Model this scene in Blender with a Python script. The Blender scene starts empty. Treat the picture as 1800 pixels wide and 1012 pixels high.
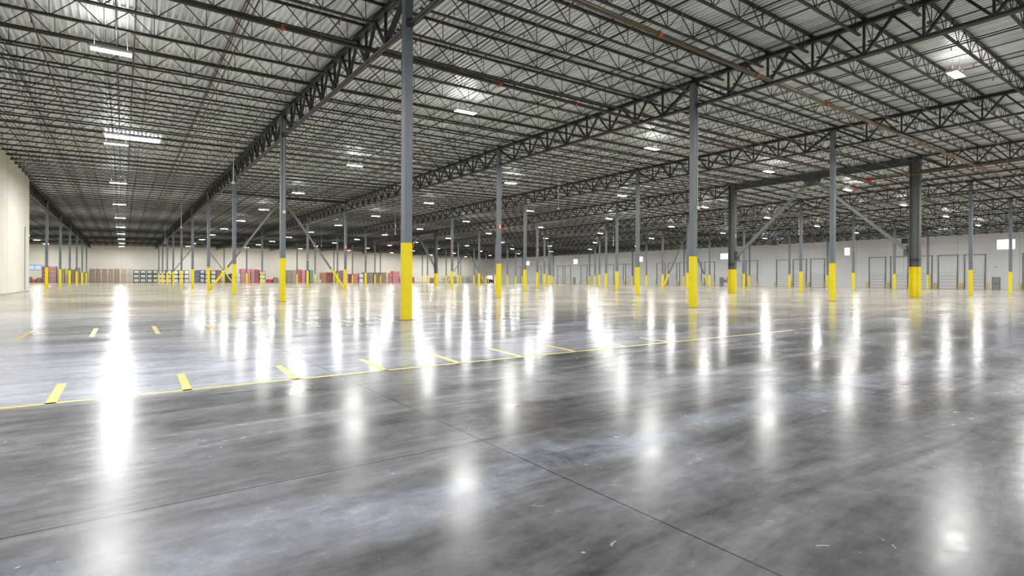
import bpy, math, random
from math import sin, cos, pi, sqrt, atan2
from mathutils import Matrix, Vector
random.seed(7)
SC = bpy.context.scene
COL = SC.collection

# ------------------------------------------------------------------ camera
# world: +Y runs along the column rows, +X across the bays, camera above the origin
CAM_H, FPX, YAW, ROLL, SHIFT = 1.3556, 942.06, 0.62735, 0.00476, -14.68
cd = bpy.data.cameras.new('camera'); cam = bpy.data.objects.new('camera', cd); COL.objects.link(cam)
cd.sensor_width = 36.0; cd.lens = FPX / 1800 * 36; cd.shift_y = SHIFT / 1800
cd.clip_start = 0.1; cd.clip_end = 600
cam.matrix_world = (Matrix.Translation((0, 0, CAM_H)) @ Matrix.Rotation(-YAW, 4, 'Z')
                    @ Matrix.Rotation(pi / 2, 4, 'X') @ Matrix.Rotation(ROLL, 4, 'Z'))
SC.camera = cam

# ------------------------------------------------------------------ world, exposure
w = bpy.data.worlds.new('world'); SC.world = w; w.use_nodes = True
w.node_tree.nodes['Background'].inputs[0].default_value = (0.75, 0.85, 1.0, 1)
w.node_tree.nodes['Background'].inputs[1].default_value = 1.0
vs = SC.view_settings
vs.view_transform = 'Standard'; vs.look = 'None'; vs.gamma = 1; vs.use_curve_mapping = False
vs.exposure = 0.5
LAMP_DOWN, DECK_FILL = 800.0, 28.0
SC.cycles.sample_clamp_indirect = 3.0
SC.cycles.caustics_reflective = False

# ------------------------------------------------------------------ layout numbers
U0, SU = 16.44, 17.19                 # first column line and bay length along Y
V0, SV = 7.62, 15.5                   # first full column row and bay width along X
VL = -7.5                             # leftmost column row
RIDGE = V0 + 3 * SV
WALL_R, WALL_F, WALL_B, WALL_FL = 127.0, 188.3, -36.0, -24.5
WALL_L, WALL_L_END = -7.35, 69.0
PJ = SU / 9                           # joist pitch
ROWS = [VL] + [V0 + SV * j for j in range(8)]       # nine column rows
def cap(x): return 11.75 - 0.018 * abs(x - RIDGE)   # height of the column caps
def deck_z(x): return cap(x) + 0.33
ORD = ['first', 'second', 'third', 'fourth', 'fifth', 'sixth', 'seventh', 'eighth', 'ninth', 'tenth', 'eleventh', 'twelfth', 'thirteenth']
def project(p):
    X, Y, Z = p[0], p[1], p[2] - CAM_H
    d = X * sin(YAW) + Y * cos(YAW)
    if d < 0.3: return None
    return (900 + FPX * (X * cos(YAW) - Y * sin(YAW)) / d, 491.3 + 0.0 - FPX * Z / d, d)

# ------------------------------------------------------------------ materials
def node_mat(name):
    m = bpy.data.materials.new(name); m.use_nodes = True
    nt = m.node_tree; return m, nt, nt.nodes['Principled BSDF']
def mat(name, col, rough=0.6, metal=0.0, var=0.0, scale=3.0, bump=0.0, spec=0.5):
    m, nt, b = node_mat(name)
    b.inputs['Base Color'].default_value = (*col, 1); b.inputs['Roughness'].default_value = rough
    b.inputs['Metallic'].default_value = metal; b.inputs['Specular IOR Level'].default_value = spec
    if var:
        tc = nt.nodes.new('ShaderNodeTexCoord'); n = nt.nodes.new('ShaderNodeTexNoise')
        n.inputs['Scale'].default_value = scale; n.inputs['Detail'].default_value = 5
        nt.links.new(tc.outputs['Object'], n.inputs['Vector'])
        r = nt.nodes.new('ShaderNodeMapRange')
        r.inputs['From Min'].default_value = 0.3; r.inputs['From Max'].default_value = 0.7
        r.inputs['To Min'].default_value = 1 - var; r.inputs['To Max'].default_value = 1 + var
        nt.links.new(n.outputs['Fac'], r.inputs['Value'])
        mx = nt.nodes.new('ShaderNodeVectorMath'); mx.operation = 'SCALE'
        mx.inputs[0].default_value = col
        nt.links.new(r.outputs['Result'], mx.inputs['Scale'])
        nt.links.new(mx.outputs['Vector'], b.inputs['Base Color'])
        if bump:
            bp = nt.nodes.new('ShaderNodeBump'); bp.inputs['Strength'].default_value = bump; bp.inputs['Distance'].default_value = 0.01
            nt.links.new(n.outputs['Fac'], bp.inputs['Height']); nt.links.new(bp.outputs['Normal'], b.inputs['Normal'])
    return m
def emit(name, col, s):
    m, nt, b = node_mat(name)
    b.inputs['Base Color'].default_value = (*[min(1, c) for c in col], 1)
    b.inputs['Emission Color'].default_value = (*col, 1); b.inputs['Emission Strength'].default_value = s
    return m

M = {}
def deck_material():
    m, nt, b = node_mat('galvanised_deck'); N, L = nt.nodes, nt.links
    tc = N.new('ShaderNodeTexCoord'); mp = N.new('ShaderNodeMapping'); mp.inputs['Scale'].default_value = (5.0, 0.12, 1)
    L.new(tc.outputs['Object'], mp.inputs['Vector'])
    n = N.new('ShaderNodeTexNoise'); n.inputs['Scale'].default_value = 1.0; n.inputs['Detail'].default_value = 4; L.new(mp.outputs['Vector'], n.inputs['Vector'])
    n2 = N.new('ShaderNodeTexNoise'); n2.inputs['Scale'].default_value = 0.5; n2.inputs['Detail'].default_value = 6; L.new(tc.outputs['Object'], n2.inputs['Vector'])
    a = N.new('ShaderNodeMath'); a.operation = 'MULTIPLY_ADD'; a.inputs[1].default_value = 0.6; L.new(n.outputs['Fac'], a.inputs[0])
    q = N.new('ShaderNodeMath'); q.operation = 'MULTIPLY'; q.inputs[1].default_value = 0.4; L.new(n2.outputs['Fac'], q.inputs[0]); L.new(q.outputs[0], a.inputs[2])
    cr = N.new('ShaderNodeValToRGB'); cr.color_ramp.elements[0].position = 0.36; cr.color_ramp.elements[0].color = (0.58, 0.63, 0.65, 1)
    cr.color_ramp.elements[1].position = 0.62; cr.color_ramp.elements[1].color = (0.96, 1.0, 1.0, 1)
    L.new(a.outputs[0], cr.inputs[0]); L.new(cr.outputs[0], b.inputs['Base Color'])
    b.inputs['Roughness'].default_value = 0.34; b.inputs['Metallic'].default_value = 0.5
    return m
M['deck'] = deck_material()
M['joist'] = mat('black_joist_steel', (0.012, 0.0115, 0.013), 0.5, 0.0, 0.25, 2.0)
M['chord'] = mat('brown_black_chord_steel', (0.034, 0.028, 0.025), 0.5, 0.0, 0.25, 2.0)
M['girder'] = mat('dark_girder_steel', (0.020, 0.021, 0.028), 0.45, 0.0, 0.2, 2.0)
M['column'] = mat('blue_grey_column_paint', (0.145, 0.172, 0.20), 0.42, 0.0, 0.08, 1.5)
M['dark_column'] = mat('dark_grey_frame_paint', (0.085, 0.10, 0.105), 0.45, 0.0, 0.12, 1.5)
M['brace'] = mat('grey_brace_paint', (0.15, 0.165, 0.16), 0.5, 0.0, 0.1, 2)
M['yellow'] = mat('safety_yellow_paint', (0.80, 0.66, 0.0), 0.4, 0.0, 0.06, 3)
M['bollard'] = mat('amber_bollard_paint', (0.90, 0.68, 0.22), 0.45, 0.0, 0.08, 3)
M['wall'] = mat('off_white_wall_paint', (0.76, 0.745, 0.68), 0.6, 0.0, 0.05, 0.25)
M['wall_r'] = mat('white_dock_wall_paint', (0.88, 0.89, 0.92), 0.6, 0.0, 0.04, 0.25)
M['joint'] = mat('grey_caulk', (0.45, 0.44, 0.40), 0.7)
M['pipe_black'] = mat('black_pipe', (0.045, 0.038, 0.036), 0.4, 0.2, 0.2, 2)
M['pipe_olive'] = mat('olive_pipe', (0.085, 0.06, 0.025), 0.4, 0.2, 0.25, 2)
M['pipe_rust'] = mat('rust_brown_pipe', (0.075, 0.035, 0.022), 0.5, 0.1, 0.3, 1.0)
M['orange'] = mat('orange_coupling', (0.42, 0.09, 0.03), 0.5)
M['red'] = mat('red_paint', (0.65, 0.03, 0.03), 0.45)
M['housing'] = mat('white_fixture_metal', (0.8, 0.8, 0.78), 0.4)
M['tube'] = emit('lit_lamp_tube', (1.0, 0.97, 0.88), 45)
M['sky'] = emit('daylight_pane', (0.80, 0.86, 1.0), 2.2)
M['skylight'] = emit('daylight_skylight_pane', (0.78, 0.85, 1.0), 7)
M['white'] = mat('white_plastic', (0.75, 0.75, 0.72), 0.5)
M['door'] = mat('white_dock_door', (0.82, 0.83, 0.85), 0.5)
M['track'] = mat('grey_door_track', (0.13, 0.14, 0.15), 0.45, 0.4)
M['grey'] = mat('mid_grey_paint', (0.35, 0.37, 0.38), 0.5)
M['black'] = mat('black_plastic', (0.02, 0.02, 0.022), 0.5)
def paint_material(name, lo, hi):
    m, nt, b = node_mat(name); N, L = nt.nodes, nt.links
    tc = N.new('ShaderNodeTexCoord'); n = N.new('ShaderNodeTexNoise'); n.inputs['Scale'].default_value = 22; n.inputs['Detail'].default_value = 6; n.inputs['Roughness'].default_value = 0.75
    L.new(tc.outputs['Object'], n.inputs['Vector'])
    cr = N.new('ShaderNodeValToRGB'); cr.color_ramp.elements[0].position = lo; cr.color_ramp.elements[0].color = (0.33, 0.32, 0.30, 1)
    cr.color_ramp.elements[1].position = hi; cr.color_ramp.elements[1].color = (0.74, 0.58, 0.16, 1)
    L.new(n.outputs['Fac'], cr.inputs[0]); L.new(cr.outputs[0], b.inputs['Base Color']); b.inputs['Roughness'].default_value = 0.33
    b.inputs['Specular IOR Level'].default_value = 0.25
    return m
M['line'] = paint_material('worn_yellow_floor_paint', 0.36, 0.48)
M['faint_line'] = paint_material('nearly_worn_off_yellow_paint', 0.34, 0.56)
M['glass_blue'] = emit('blue_daylight_pane', (0.30, 0.40, 0.6), 0.7)

# floor
def floor_material():
    m, nt, b = node_mat('polished_concrete')
    N, L = nt.nodes, nt.links
    tc = N.new('ShaderNodeTexCoord')
    def noise(scale, detail=6, rough=0.6, vec=None, dist=0.0):
        n = N.new('ShaderNodeTexNoise'); n.inputs['Scale'].default_value = scale
        n.inputs['Detail'].default_value = detail; n.inputs['Roughness'].default_value = rough
        n.inputs['Distortion'].default_value = dist
        L.new(vec or tc.outputs['Object'], n.inputs['Vector']); return n.outputs['Fac']
    def mapr(x, a, b_, c, d):
        r = N.new('ShaderNodeMapRange'); r.inputs['From Min'].default_value = a; r.inputs['From Max'].default_value = b_
        r.inputs['To Min'].default_value = c; r.inputs['To Max'].default_value = d
        L.new(x, r.inputs['Value']); return r.outputs['Result']
    def math_(op, a, b_=None):
        r = N.new('ShaderNodeMath'); r.operation = op
        for i, x in enumerate((a, b_)):
            if x is None: continue
            if isinstance(x, (int, float)): r.inputs[i].default_value = x
            else: L.new(x, r.inputs[i])
        return r.outputs[0]
    big = noise(0.16, 5, 0.6, None, 0.6)
    mp = N.new('ShaderNodeMapping'); mp.inputs['Rotation'].default_value = (0, 0, 0.5); mp.inputs['Scale'].default_value = (0.35, 1.6, 1)
    L.new(tc.outputs['Object'], mp.inputs['Vector'])
    mid = noise(0.8, 7, 0.65, mp.outputs['Vector'], 0.8)
    fine = noise(7.0, 8, 0.7)
    mp3 = N.new('ShaderNodeMapping'); mp3.inputs['Rotation'].default_value = (0, 0, 0.12); mp3.inputs['Scale'].default_value = (1.1, 5.0, 1)
    L.new(tc.outputs['Object'], mp3.inputs['Vector'])
    brush = noise(1.6, 9, 0.72, mp3.outputs['Vector'], 0.4)
    v = math_('ADD', mapr(big, 0.3, 0.7, -0.28, 0.28), mapr(mid, 0.3, 0.7, -0.22, 0.22))
    v = math_('ADD', v, mapr(fine, 0.3, 0.7, -0.16, 0.16))
    v = math_('ADD', v, mapr(brush, 0.3, 0.7, -0.20, 0.20))
    v = math_('ADD', v, 1.0)
    # saw-cut joints
    sep = N.new('ShaderNodeSeparateXYZ'); L.new(tc.outputs['Object'], sep.inputs[0])
    def joint(x, off, pitch, w_):
        a = math_('ABSOLUTE', math_('SUBTRACT', math_('FLOORED_MODULO', math_('ADD', x, pitch / 2 - off), pitch), pitch / 2))
        return mapr(a, w_ * 0.6, w_ * 1.6, 0.2, 1.0)
    for r_ in N: pass
    jx = joint(sep.outputs['X'], V0, SV / 3, 0.0045)
    jy = joint(sep.outputs['Y'], 3.80, 6.32, 0.0045)
    v = math_('MULTIPLY', v, math_('MULTIPLY', jx, jy))
    # tyre sweep marks: two thin arcs on the right
    def arc(cx, cy, rad, w_, lim):
        dx = math_('SUBTRACT', sep.outputs['X'], cx); dy = math_('SUBTRACT', sep.outputs['Y'], cy)
        rr = math_('SQRT', math_('ADD', math_('MULTIPLY', dx, dx), math_('MULTIPLY', dy, dy)))
        rr = math_('ADD', rr, mapr(noise(0.5, 3), 0, 1, -0.12, 0.12))
        a = math_('ABSOLUTE', math_('SUBTRACT', rr, rad))
        s = mapr(a, 0.0, w_, 1.0, 0.0)
        s = math_('MULTIPLY', s, mapr(noise(1.3, 5, 0.7), 0.40, 0.62, 0.0, 1.0))
        s = math_('MULTIPLY', s, mapr(math_('ABSOLUTE', dx), lim * 0.7, lim, 1.0, 0.0))
        return s
    t = math_('ADD', arc(9.5, 8.2, 4.6, 0.22, 6.0), arc(9.8, 8.4, 5.9, 0.20, 7.0))
    t = math_('ADD', t, arc(4.0, 14.0, 9.4, 0.16, 9.0))
    v = math_('MULTIPLY', v, mapr(t, 0.0, 1.0, 1.0, 0.62))
    def mixc(f, a, b_):
        mx = N.new('ShaderNodeMix'); mx.data_type = 'RGBA'; L.new(f, mx.inputs['Factor'])
        for key, c in (('A', a), ('B', b_)):
            if isinstance(c, tuple): mx.inputs[key].default_value = (*c, 1)
            else: L.new(c, mx.inputs[key])
        return mx.outputs['Result']
    X, Y = sep.outputs['X'], sep.outputs['Y']
    wob = mapr(noise(0.25, 4), 0.3, 0.7, -1.6, 1.6)
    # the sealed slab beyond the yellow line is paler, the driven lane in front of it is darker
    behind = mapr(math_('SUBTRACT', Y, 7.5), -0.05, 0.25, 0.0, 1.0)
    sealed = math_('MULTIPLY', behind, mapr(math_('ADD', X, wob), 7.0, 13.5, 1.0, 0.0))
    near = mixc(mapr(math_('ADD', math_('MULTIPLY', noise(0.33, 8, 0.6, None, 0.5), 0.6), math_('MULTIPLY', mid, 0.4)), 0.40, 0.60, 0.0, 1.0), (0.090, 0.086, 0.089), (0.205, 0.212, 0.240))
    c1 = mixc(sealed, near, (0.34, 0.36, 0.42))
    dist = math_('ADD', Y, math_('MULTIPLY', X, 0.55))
    c2 = mixc(mapr(math_('ADD', dist, mapr(noise(0.11, 4), 0.3, 0.7, -6, 6)), 14, 32, 0.0, 1.0), c1, (0.45, 0.42, 0.35))  # beige wall reflection and warm light mixed into the far floor colour
    # pale bluish efflorescence band beside the first joint
    bandc = math_('ABSOLUTE', math_('SUBTRACT', math_('ADD', Y, mapr(noise(0.9, 5), 0.3, 0.7, -0.35, 0.35)), 3.05))
    band = math_('MULTIPLY', mapr(bandc, 0.05, 0.42, 0.85, 0.0), mapr(noise(1.7, 7, 0.75, None, 1.2), 0.40, 0.60, 0.1, 1.0))
    c3 = mixc(band, c2, (0.23, 0.265, 0.33))
    # small white scuffs and paint specks
    sp = mapr(noise(5.5, 2, 0.5, None, 2.0), 0.735, 0.76, 0.0, 0.75)
    c3 = mixc(sp, c3, (0.55, 0.56, 0.58))
    # light diagonal wheel scrapes
    mp2 = N.new('ShaderNodeMapping'); mp2.inputs['Rotation'].default_value = (0, 0, -0.9); mp2.inputs['Scale'].default_value = (0.25, 6.0, 1)
    L.new(tc.outputs['Object'], mp2.inputs['Vector'])
    c3 = mixc(mapr(noise(1.0, 6, 0.7, mp2.outputs['Vector']), 0.60, 0.74, 0.0, 0.25), c3, (0.30, 0.30, 0.31))
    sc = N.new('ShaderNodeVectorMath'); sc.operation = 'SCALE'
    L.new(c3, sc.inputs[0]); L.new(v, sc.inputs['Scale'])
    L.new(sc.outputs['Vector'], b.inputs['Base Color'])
    pol = mapr(dist, 5.0, 18.0, 0.23, 0.155)
    L.new(math_('ADD', math_('ADD', pol, mapr(mid, 0.3, 0.7, -0.055, 0.055)), mapr(fine, 0.3, 0.7, -0.035, 0.035)), b.inputs['Roughness'])
    L.new(mapr(dist, 5.0, 24.0, 0.045, 0.065), b.inputs['Specular IOR Level'])
    bp = N.new('ShaderNodeBump'); bp.inputs['Strength'].default_value = 0.12; bp.inputs['Distance'].default_value = 0.01
    L.new(noise(0.9, 2, 0.4), bp.inputs['Height']); L.new(bp.outputs['Normal'], b.inputs['Normal'])
    return m
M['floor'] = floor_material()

# ------------------------------------------------------------------ mesh helpers
class MB:
    def __init__(s): s.v = []; s.f = []
    def box(s, x0, x1, y0, y1, z0, z1):
        n = len(s.v)
        s.v += [(x0, y0, z0), (x1, y0, z0), (x1, y1, z0), (x0, y1, z0), (x0, y0, z1), (x1, y0, z1), (x1, y1, z1), (x0, y1, z1)]
        s.f += [(n, n+3, n+2, n+1), (n+4, n+5, n+6, n+7), (n, n+1, n+5, n+4), (n+1, n+2, n+6, n+5), (n+2, n+3, n+7, n+6), (n+3, n, n+4, n+7)]
        return s
    def bar(s, a, b, wd, hd=None, side=None, caps=True):
        hd = wd if hd is None else hd
        a, b = Vector(a), Vector(b); d = (b - a).normalized()
        side = Vector(side) if side else (Vector((0, 0, 1)).cross(d) if abs(d.z) < 0.99 else Vector((1, 0, 0)))
        side = side.normalized(); up = d.cross(side).normalized()
        n = len(s.v)
        for p in (a, b):
            for i, j in ((-1, -1), (1, -1), (1, 1), (-1, 1)):
                s.v.append(tuple(p + side * (i * wd / 2) + up * (j * hd / 2)))
        s.f += [(n, n+1, n+5, n+4), (n+1, n+2, n+6, n+5), (n+2, n+3, n+7, n+6), (n+3, n, n+4, n+7)]
        if caps: s.f += [(n+3, n+2, n+1, n), (n+4, n+5, n+6, n+7)]
        return s
    def tube(s, a, b, r, seg=10, r2=None):
        r2 = r if r2 is None else r2
        a, b = Vector(a), Vector(b); d = (b - a).normalized()
        side = (Vector((0, 0, 1)).cross(d) if abs(d.z) < 0.99 else Vector((1, 0, 0))).normalized(); up = d.cross(side)
        n = len(s.v)
        for p, q in ((a, r), (b, r2)):
            for i in range(seg):
                t = 2 * pi * i / seg
                s.v.append(tuple(p + side * (q * cos(t)) + up * (q * sin(t))))
        for i in range(seg):
            j = (i + 1) % seg
            s.f.append((n+i, n+j, n+seg+j, n+seg+i))
        s.f.append(tuple(n + seg - 1 - i for i in range(seg))); s.f.append(tuple(n + seg + i for i in range(seg)))
        return s
    def poly(s, pts, d):     # flat polygon swept by vector d
        n = len(s.v); k = len(pts); d = Vector(d)
        s.v += [tuple(p) for p in pts] + [tuple(Vector(p) + d) for p in pts]
        s.f.append(tuple(n + k - 1 - i for i in range(k))); s.f.append(tuple(n + k + i for i in range(k)))
        for i in range(k):
            j = (i + 1) % k; s.f.append((n+i, n+j, n+k+j, n+k+i))
        return s
    def mesh(s, name, m):
        me = bpy.data.meshes.new(name); me.from_pydata(s.v, [], s.f); me.update()
        me.materials.append(M[m] if isinstance(m, str) else m)
        return me
def link(name, me, parent=None, loc=None, rot=None):
    o = bpy.data.objects.new(name, me); COL.objects.link(o)
    if parent: o.parent = parent
    if loc: o.location = loc
    if rot: o.rotation_euler = rot
    return o
def tag(o, label, cat, group=None, kind=None):
    o['label'] = label; o['category'] = cat
    if group: o['group'] = group
    if kind: o['kind'] = kind
    return o
def thing(name, label, cat, loc, group=None, rot=None):
    return tag(link(name, None, None, loc, rot), label, cat, group)
def struct(name, mb, m, parent=None):
    o = link(name, mb.mesh(name, m), parent)
    if not parent: o['kind'] = 'structure'
    return o
def soften(me, w_=0.004):
    return me
def text_mesh(cu):
    tmp = bpy.data.objects.new('tmp', cu); COL.objects.link(tmp)
    dg = bpy.context.evaluated_depsgraph_get()
    me = bpy.data.meshes.new_from_object(tmp.evaluated_get(dg)); bpy.data.objects.remove(tmp)
    return me
CACHE = {}
def cached(key, fn):
    if key not in CACHE: CACHE[key] = fn()
    return CACHE[key]

# ------------------------------------------------------------------ room shell
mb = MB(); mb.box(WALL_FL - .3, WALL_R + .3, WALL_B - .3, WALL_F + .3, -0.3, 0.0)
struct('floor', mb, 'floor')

def deck_mesh():
    me = MB(); y0, y1 = WALL_B - .3, WALL_F + .3
    pitch = 0.23; x = WALL_FL - .3; n = 0
    prof = []
    while x < WALL_R + .3:
        for dx, dz in ((0, 0), (0.08, 0), (0.10, 0.085), (0.21, 0.085)):
            prof.append((x + dx, deck_z(x + dx) + dz))
        x += pitch
    for (px, pz) in prof:
        me.v += [(px, y0, pz), (px, y1, pz)]
    for i in range(len(prof) - 1):
        me.f.append((2*i, 2*i+1, 2*i+3, 2*i+2))
    return me
struct('ceiling', deck_mesh(), 'deck')

def wall_with_joints(name, mb, m, joints):
    o = struct(name, mb, m)
    j = MB()
    for b in joints: j.box(*b)
    if joints: link('panel_joint', j.mesh('panel_joint', 'joint'), o)
    return o
HT = 12.6
mb = MB(); mb.box(WALL_L - .3, WALL_L, WALL_B, WALL_L_END, 0, HT)
jo = [(WALL_L, WALL_L + .006, y, y + .03, 0.1, 11) for y in (66.3, 57.0, 47.5, 38, 28.5, 19, 9.5, 0)]
wl = wall_with_joints('wall_left', mb, 'wall', jo)
# vertical conduit and pilaster edges near the end of the left wall
o = link('conduit', MB().tube((WALL_L + .04, 66.0, 0.2), (WALL_L + .04, 66.0, 6.0), 0.035).mesh('conduit', 'grey'), wl)
mb = MB(); mb.box(WALL_FL, WALL_L - .3, WALL_L_END - .3, WALL_L_END, 0, HT); struct('wall_left_return', mb, 'wall')
mb = MB(); mb.box(WALL_FL - .3, WALL_FL, WALL_L_END - .3, WALL_F, 0, HT); struct('wall_far_left', mb, 'wall')
mb = MB(); mb.box(WALL_FL - .3, WALL_R, WALL_F, WALL_F + .3, 0, HT)
jo = [(x, x + .04, WALL_F - .006, WALL_F, 0.1, 11) for x in [ -16 + 7.75 * i for i in range(19)]]
wall_with_joints('wall_back', mb, 'wall', jo)
mb = MB(); mb.box(WALL_R, WALL_R + .3, WALL_B, WALL_F, 0, HT)
jo = [(WALL_R - .006, WALL_R, y, y + .04, 0.1, 11) for y in [-2 + 8.6 * i for i in range(22)]]
wall_with_joints('wall_right', mb, 'wall_r', jo)
mb = MB(); mb.box(WALL_L - .3, WALL_R, WALL_B - .3, WALL_B, 0, HT); struct('wall_front', mb, 'wall')
struct('baseboard_left', MB().box(WALL_L, WALL_L + .02, WALL_B, WALL_L_END, 0, .12), 'joint')
struct('baseboard_back', MB().box(WALL_FL, WALL_R, WALL_F - .03, WALL_F, 0, .25), 'grey')

# ------------------------------------------------------------------ lamps
YW = lambda k: U0 + SU * (k + .5)
def fixture_meshes():
    h = MB()
    h.poly([(-.64, -.22, 0), (-.64, .22, 0), (-.58, .16, .09), (-.58, -.16, .09)], (0, 0, 0.001))
    h = MB(); h.box(-.62, .62, -.21, .21, .05, .085)          # reflector pan
    h.box(-.62, .62, -.215, -.20, -.01, .06); h.box(-.62, .62, .20, .215, -.01, .06)
    h.box(-.63, -.615, -.215, .215, -.01, .085); h.box(.615, .63, -.215, .215, -.01, .085)
    h.box(-.16, .16, -.06, .06, .085, .13)
    t = [MB().tube((-.60, y, .012), (.60, y, .012), .014, 8) for y in (-.165, -.10, -.035, .035, .10, .165)]
    far = MB(); far.box(-.60, .60, -.185, .185, -.004, .006)
    hang = MB().tube((0, 0, .08), (0, 0, .92), .006, 6)
    return h.mesh('housing', 'housing'), [x.mesh('lamp_tube', 'tube') for x in t], far.mesh('lamp_panel', 'tube'), hang.mesh('hanger', 'grey')
FX = fixture_meshes()
A_DN = bpy.data.lights.new('lamp_glow', 'AREA'); A_DN.shape = 'RECTANGLE'; A_DN.size = 1.2; A_DN.size_y = .37
A_DN.energy = LAMP_DOWN; A_DN.color = (1.0, 0.985, 0.95)
A_UP = bpy.data.lights.new('deck_fill_light', 'AREA'); A_UP.shape = 'RECTANGLE'; A_UP.size = 1.2; A_UP.size_y = .40  # unseen upward fill, added above each fixture to brighten the deck
A_UP.energy = DECK_FILL; A_UP.color = (1.0, 0.965, 0.90)
bays = [(-16.0, 'bay behind the left wall')] + [((ROWS[i] + ROWS[i+1]) / 2, ORD[i] + ' bay from the left') for i in range(8)] + [((ROWS[8] + WALL_R) / 2, 'bay along the dock wall')]
LX = {1: -0.4, 2: 15.0, 3: 30.4, 4: 46.1, 5: 61.9, 6: 77.4, 7: 93.0, 8: 108.0}
for bi, (bx, bname) in enumerate(bays):
    bx = LX.get(bi, bx)
    for k in range(-3, 10):
        y = YW(k)
        if bi == 0 and k < 3: continue
        if bi == 9: continue
        z = cap(bx) - 0.62 - (0.35 if bi == 1 else 0)
        pr = project((bx, y, z))
        inview = pr and -60 < pr[0] < 1860 and pr[1] > -60
        rot = (0, (0.018 if bx > RIDGE else -0.018), 0)
        if True:
            dep = (ORD[k] + ' bay back') if k >= 0 else 'nearest to the viewer' if k == -1 else 'just behind the viewer' if k == -2 else 'farthest behind the viewer'
            L_ = thing('light_fixture', f'lit white strip light fixture in the {bname}, {dep}', 'light', (bx, y, z), 'strip lights hung under the roof joists', rot)
            link('housing', FX[0], L_); [link('hanger', FX[3], L_, (sx, 0, 0)) for sx in (-.5, .5)]
            if inview and pr[2] < 45:
                for t in FX[1]: link('lamp_tube', t, L_)
            else: link('lamp_panel', FX[2], L_)
        a = link('lamp_glow', A_DN, None, (bx, y, z - .03))
        b = link('deck_fill_light', A_UP, None, (bx, y, z + .16), (pi, 0, 0))

# ------------------------------------------------------------------ joists
def joist_parts(L_, simple=False):
    n = max(6, round(L_ / 1.55)); p = L_ / n; D = .80
    top, bot, web = MB(), MB(), MB()
    for s in (-1, 1):
        top.box(0, L_, s * .035 - .025, s * .035 + .025, -.065, 0)
        bot.box(p * .5 - .35, L_ - p * .5 + .35, s * .032 - .022, s * .032 + .022, -D, -D + .055)
    for i in range(n):
        xb = (i + .5) * p
        web.bar((i * p, 0, -.04), (xb, 0, -D + .03), .028, None, (0, 1, 0), False)
        web.bar(((i + 1) * p, 0, -.04), (xb, 0, -D + .03), .028, None, (0, 1, 0), False)
        web.bar((xb, 0, -.05), (xb, 0, -D + .03), .022, None, (0, 1, 0), False)
    top.box(-.06, .10, -.06, .06, -.13, 0); top.box(L_ - .10, L_ + .06, -.06, .06, -.13, 0)
    return top, bot, web
spans = []
for i in range(8): spans.append((ROWS[i], ROWS[i+1], f'between {ORD[i]} and {ORD[i+1]} column rows'))
spans.append((ROWS[8], WALL_R, 'between ninth column row and dock wall'))
spans.append((WALL_FL, VL, 'left of the first column row'))
cands = []
for si, (xa, xb, nm) in enumerate(spans):
    for n in range(-9, 90):
        y = U0 + n * PJ
        if si == 9 and y < WALL_L_END + .5: continue
        if y > WALL_F - .4: continue
        xa = spans[si][0]
        if si == 0 and y < WALL_L_END + .3: xa = WALL_L + .02
        if si == 8: xb = WALL_R - .02
        za, zb = deck_z(xa) - .003, deck_z(xb) - .003
        pts = [project((xa + (xb - xa) * t, y, za + (zb - za) * t - dz)) for t in (0, .25, .5, .75, 1) for dz in (0, .8)]
        pts = [q for q in pts if q]
        ok = any(-250 < q[0] < 2050 and q[1] > -200 for q in pts)
        if not ok: continue
        vis = [q for q in pts if -20 < q[0] < 1820 and q[1] > -10]
        dmin = min(q[2] for q in vis) if len(vis) > 1 else 1e3 + min(q[2] for q in pts)
        cands.append((dmin, si, n, y, za, zb, xa, xb))
cands.sort()
NEAR = 300
rest = MB()
for idx, (dm, si, n, y, za, zb, xa, xb) in enumerate(cands):
    nm = spans[si][2]
    L_ = sqrt((xb - xa) ** 2 + (zb - za) ** 2); ang = -atan2(zb - za, xb - xa)
    if idx < NEAR and dm < 1e3:
        tp, bt, wb = cached(('j', round(L_, 2)), lambda: tuple(a.mesh(nm_, m_) for a, nm_, m_ in zip(joist_parts(L_), ('top_chord', 'bottom_chord', 'web'), ('joist', 'chord', 'joist'))))
        k, r = n // 9, n % 9
        if n < 0: where = f'{ORD[-n-1]} before the nearest column line'
        elif r == 0: where = f'on the {ORD[k]} column line'
        else: where = f'{ORD[r-1]} past {ORD[k]} column line'
        J = thing('roof_joist', f'black open-web joist {where}, {nm}', 'roof joist', (xa, y, za), 'open-web roof joists under the deck', (0, ang, 0))
        link('top_chord', tp, J); link('bottom_chord', bt, J); link('web', wb, J)
    else:
        parts = cached(('jm', round(L_, 2)), lambda: joist_parts(L_))
        ca, sa = cos(ang), sin(ang)
        for a in parts:
            b0 = len(rest.v)
            rest.v += [(xa + x * ca + z * sa, y + yy, za - x * sa + z * ca) for x, yy, z in a.v]
            rest.f += [tuple(i + b0 for i in f) for f in a.f]
o = link('roof_joists', rest.mesh('roof_joists', 'joist')); tag(o, 'dense black open-web joists receding under the far roof', 'roof joists', None, 'stuff')

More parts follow.
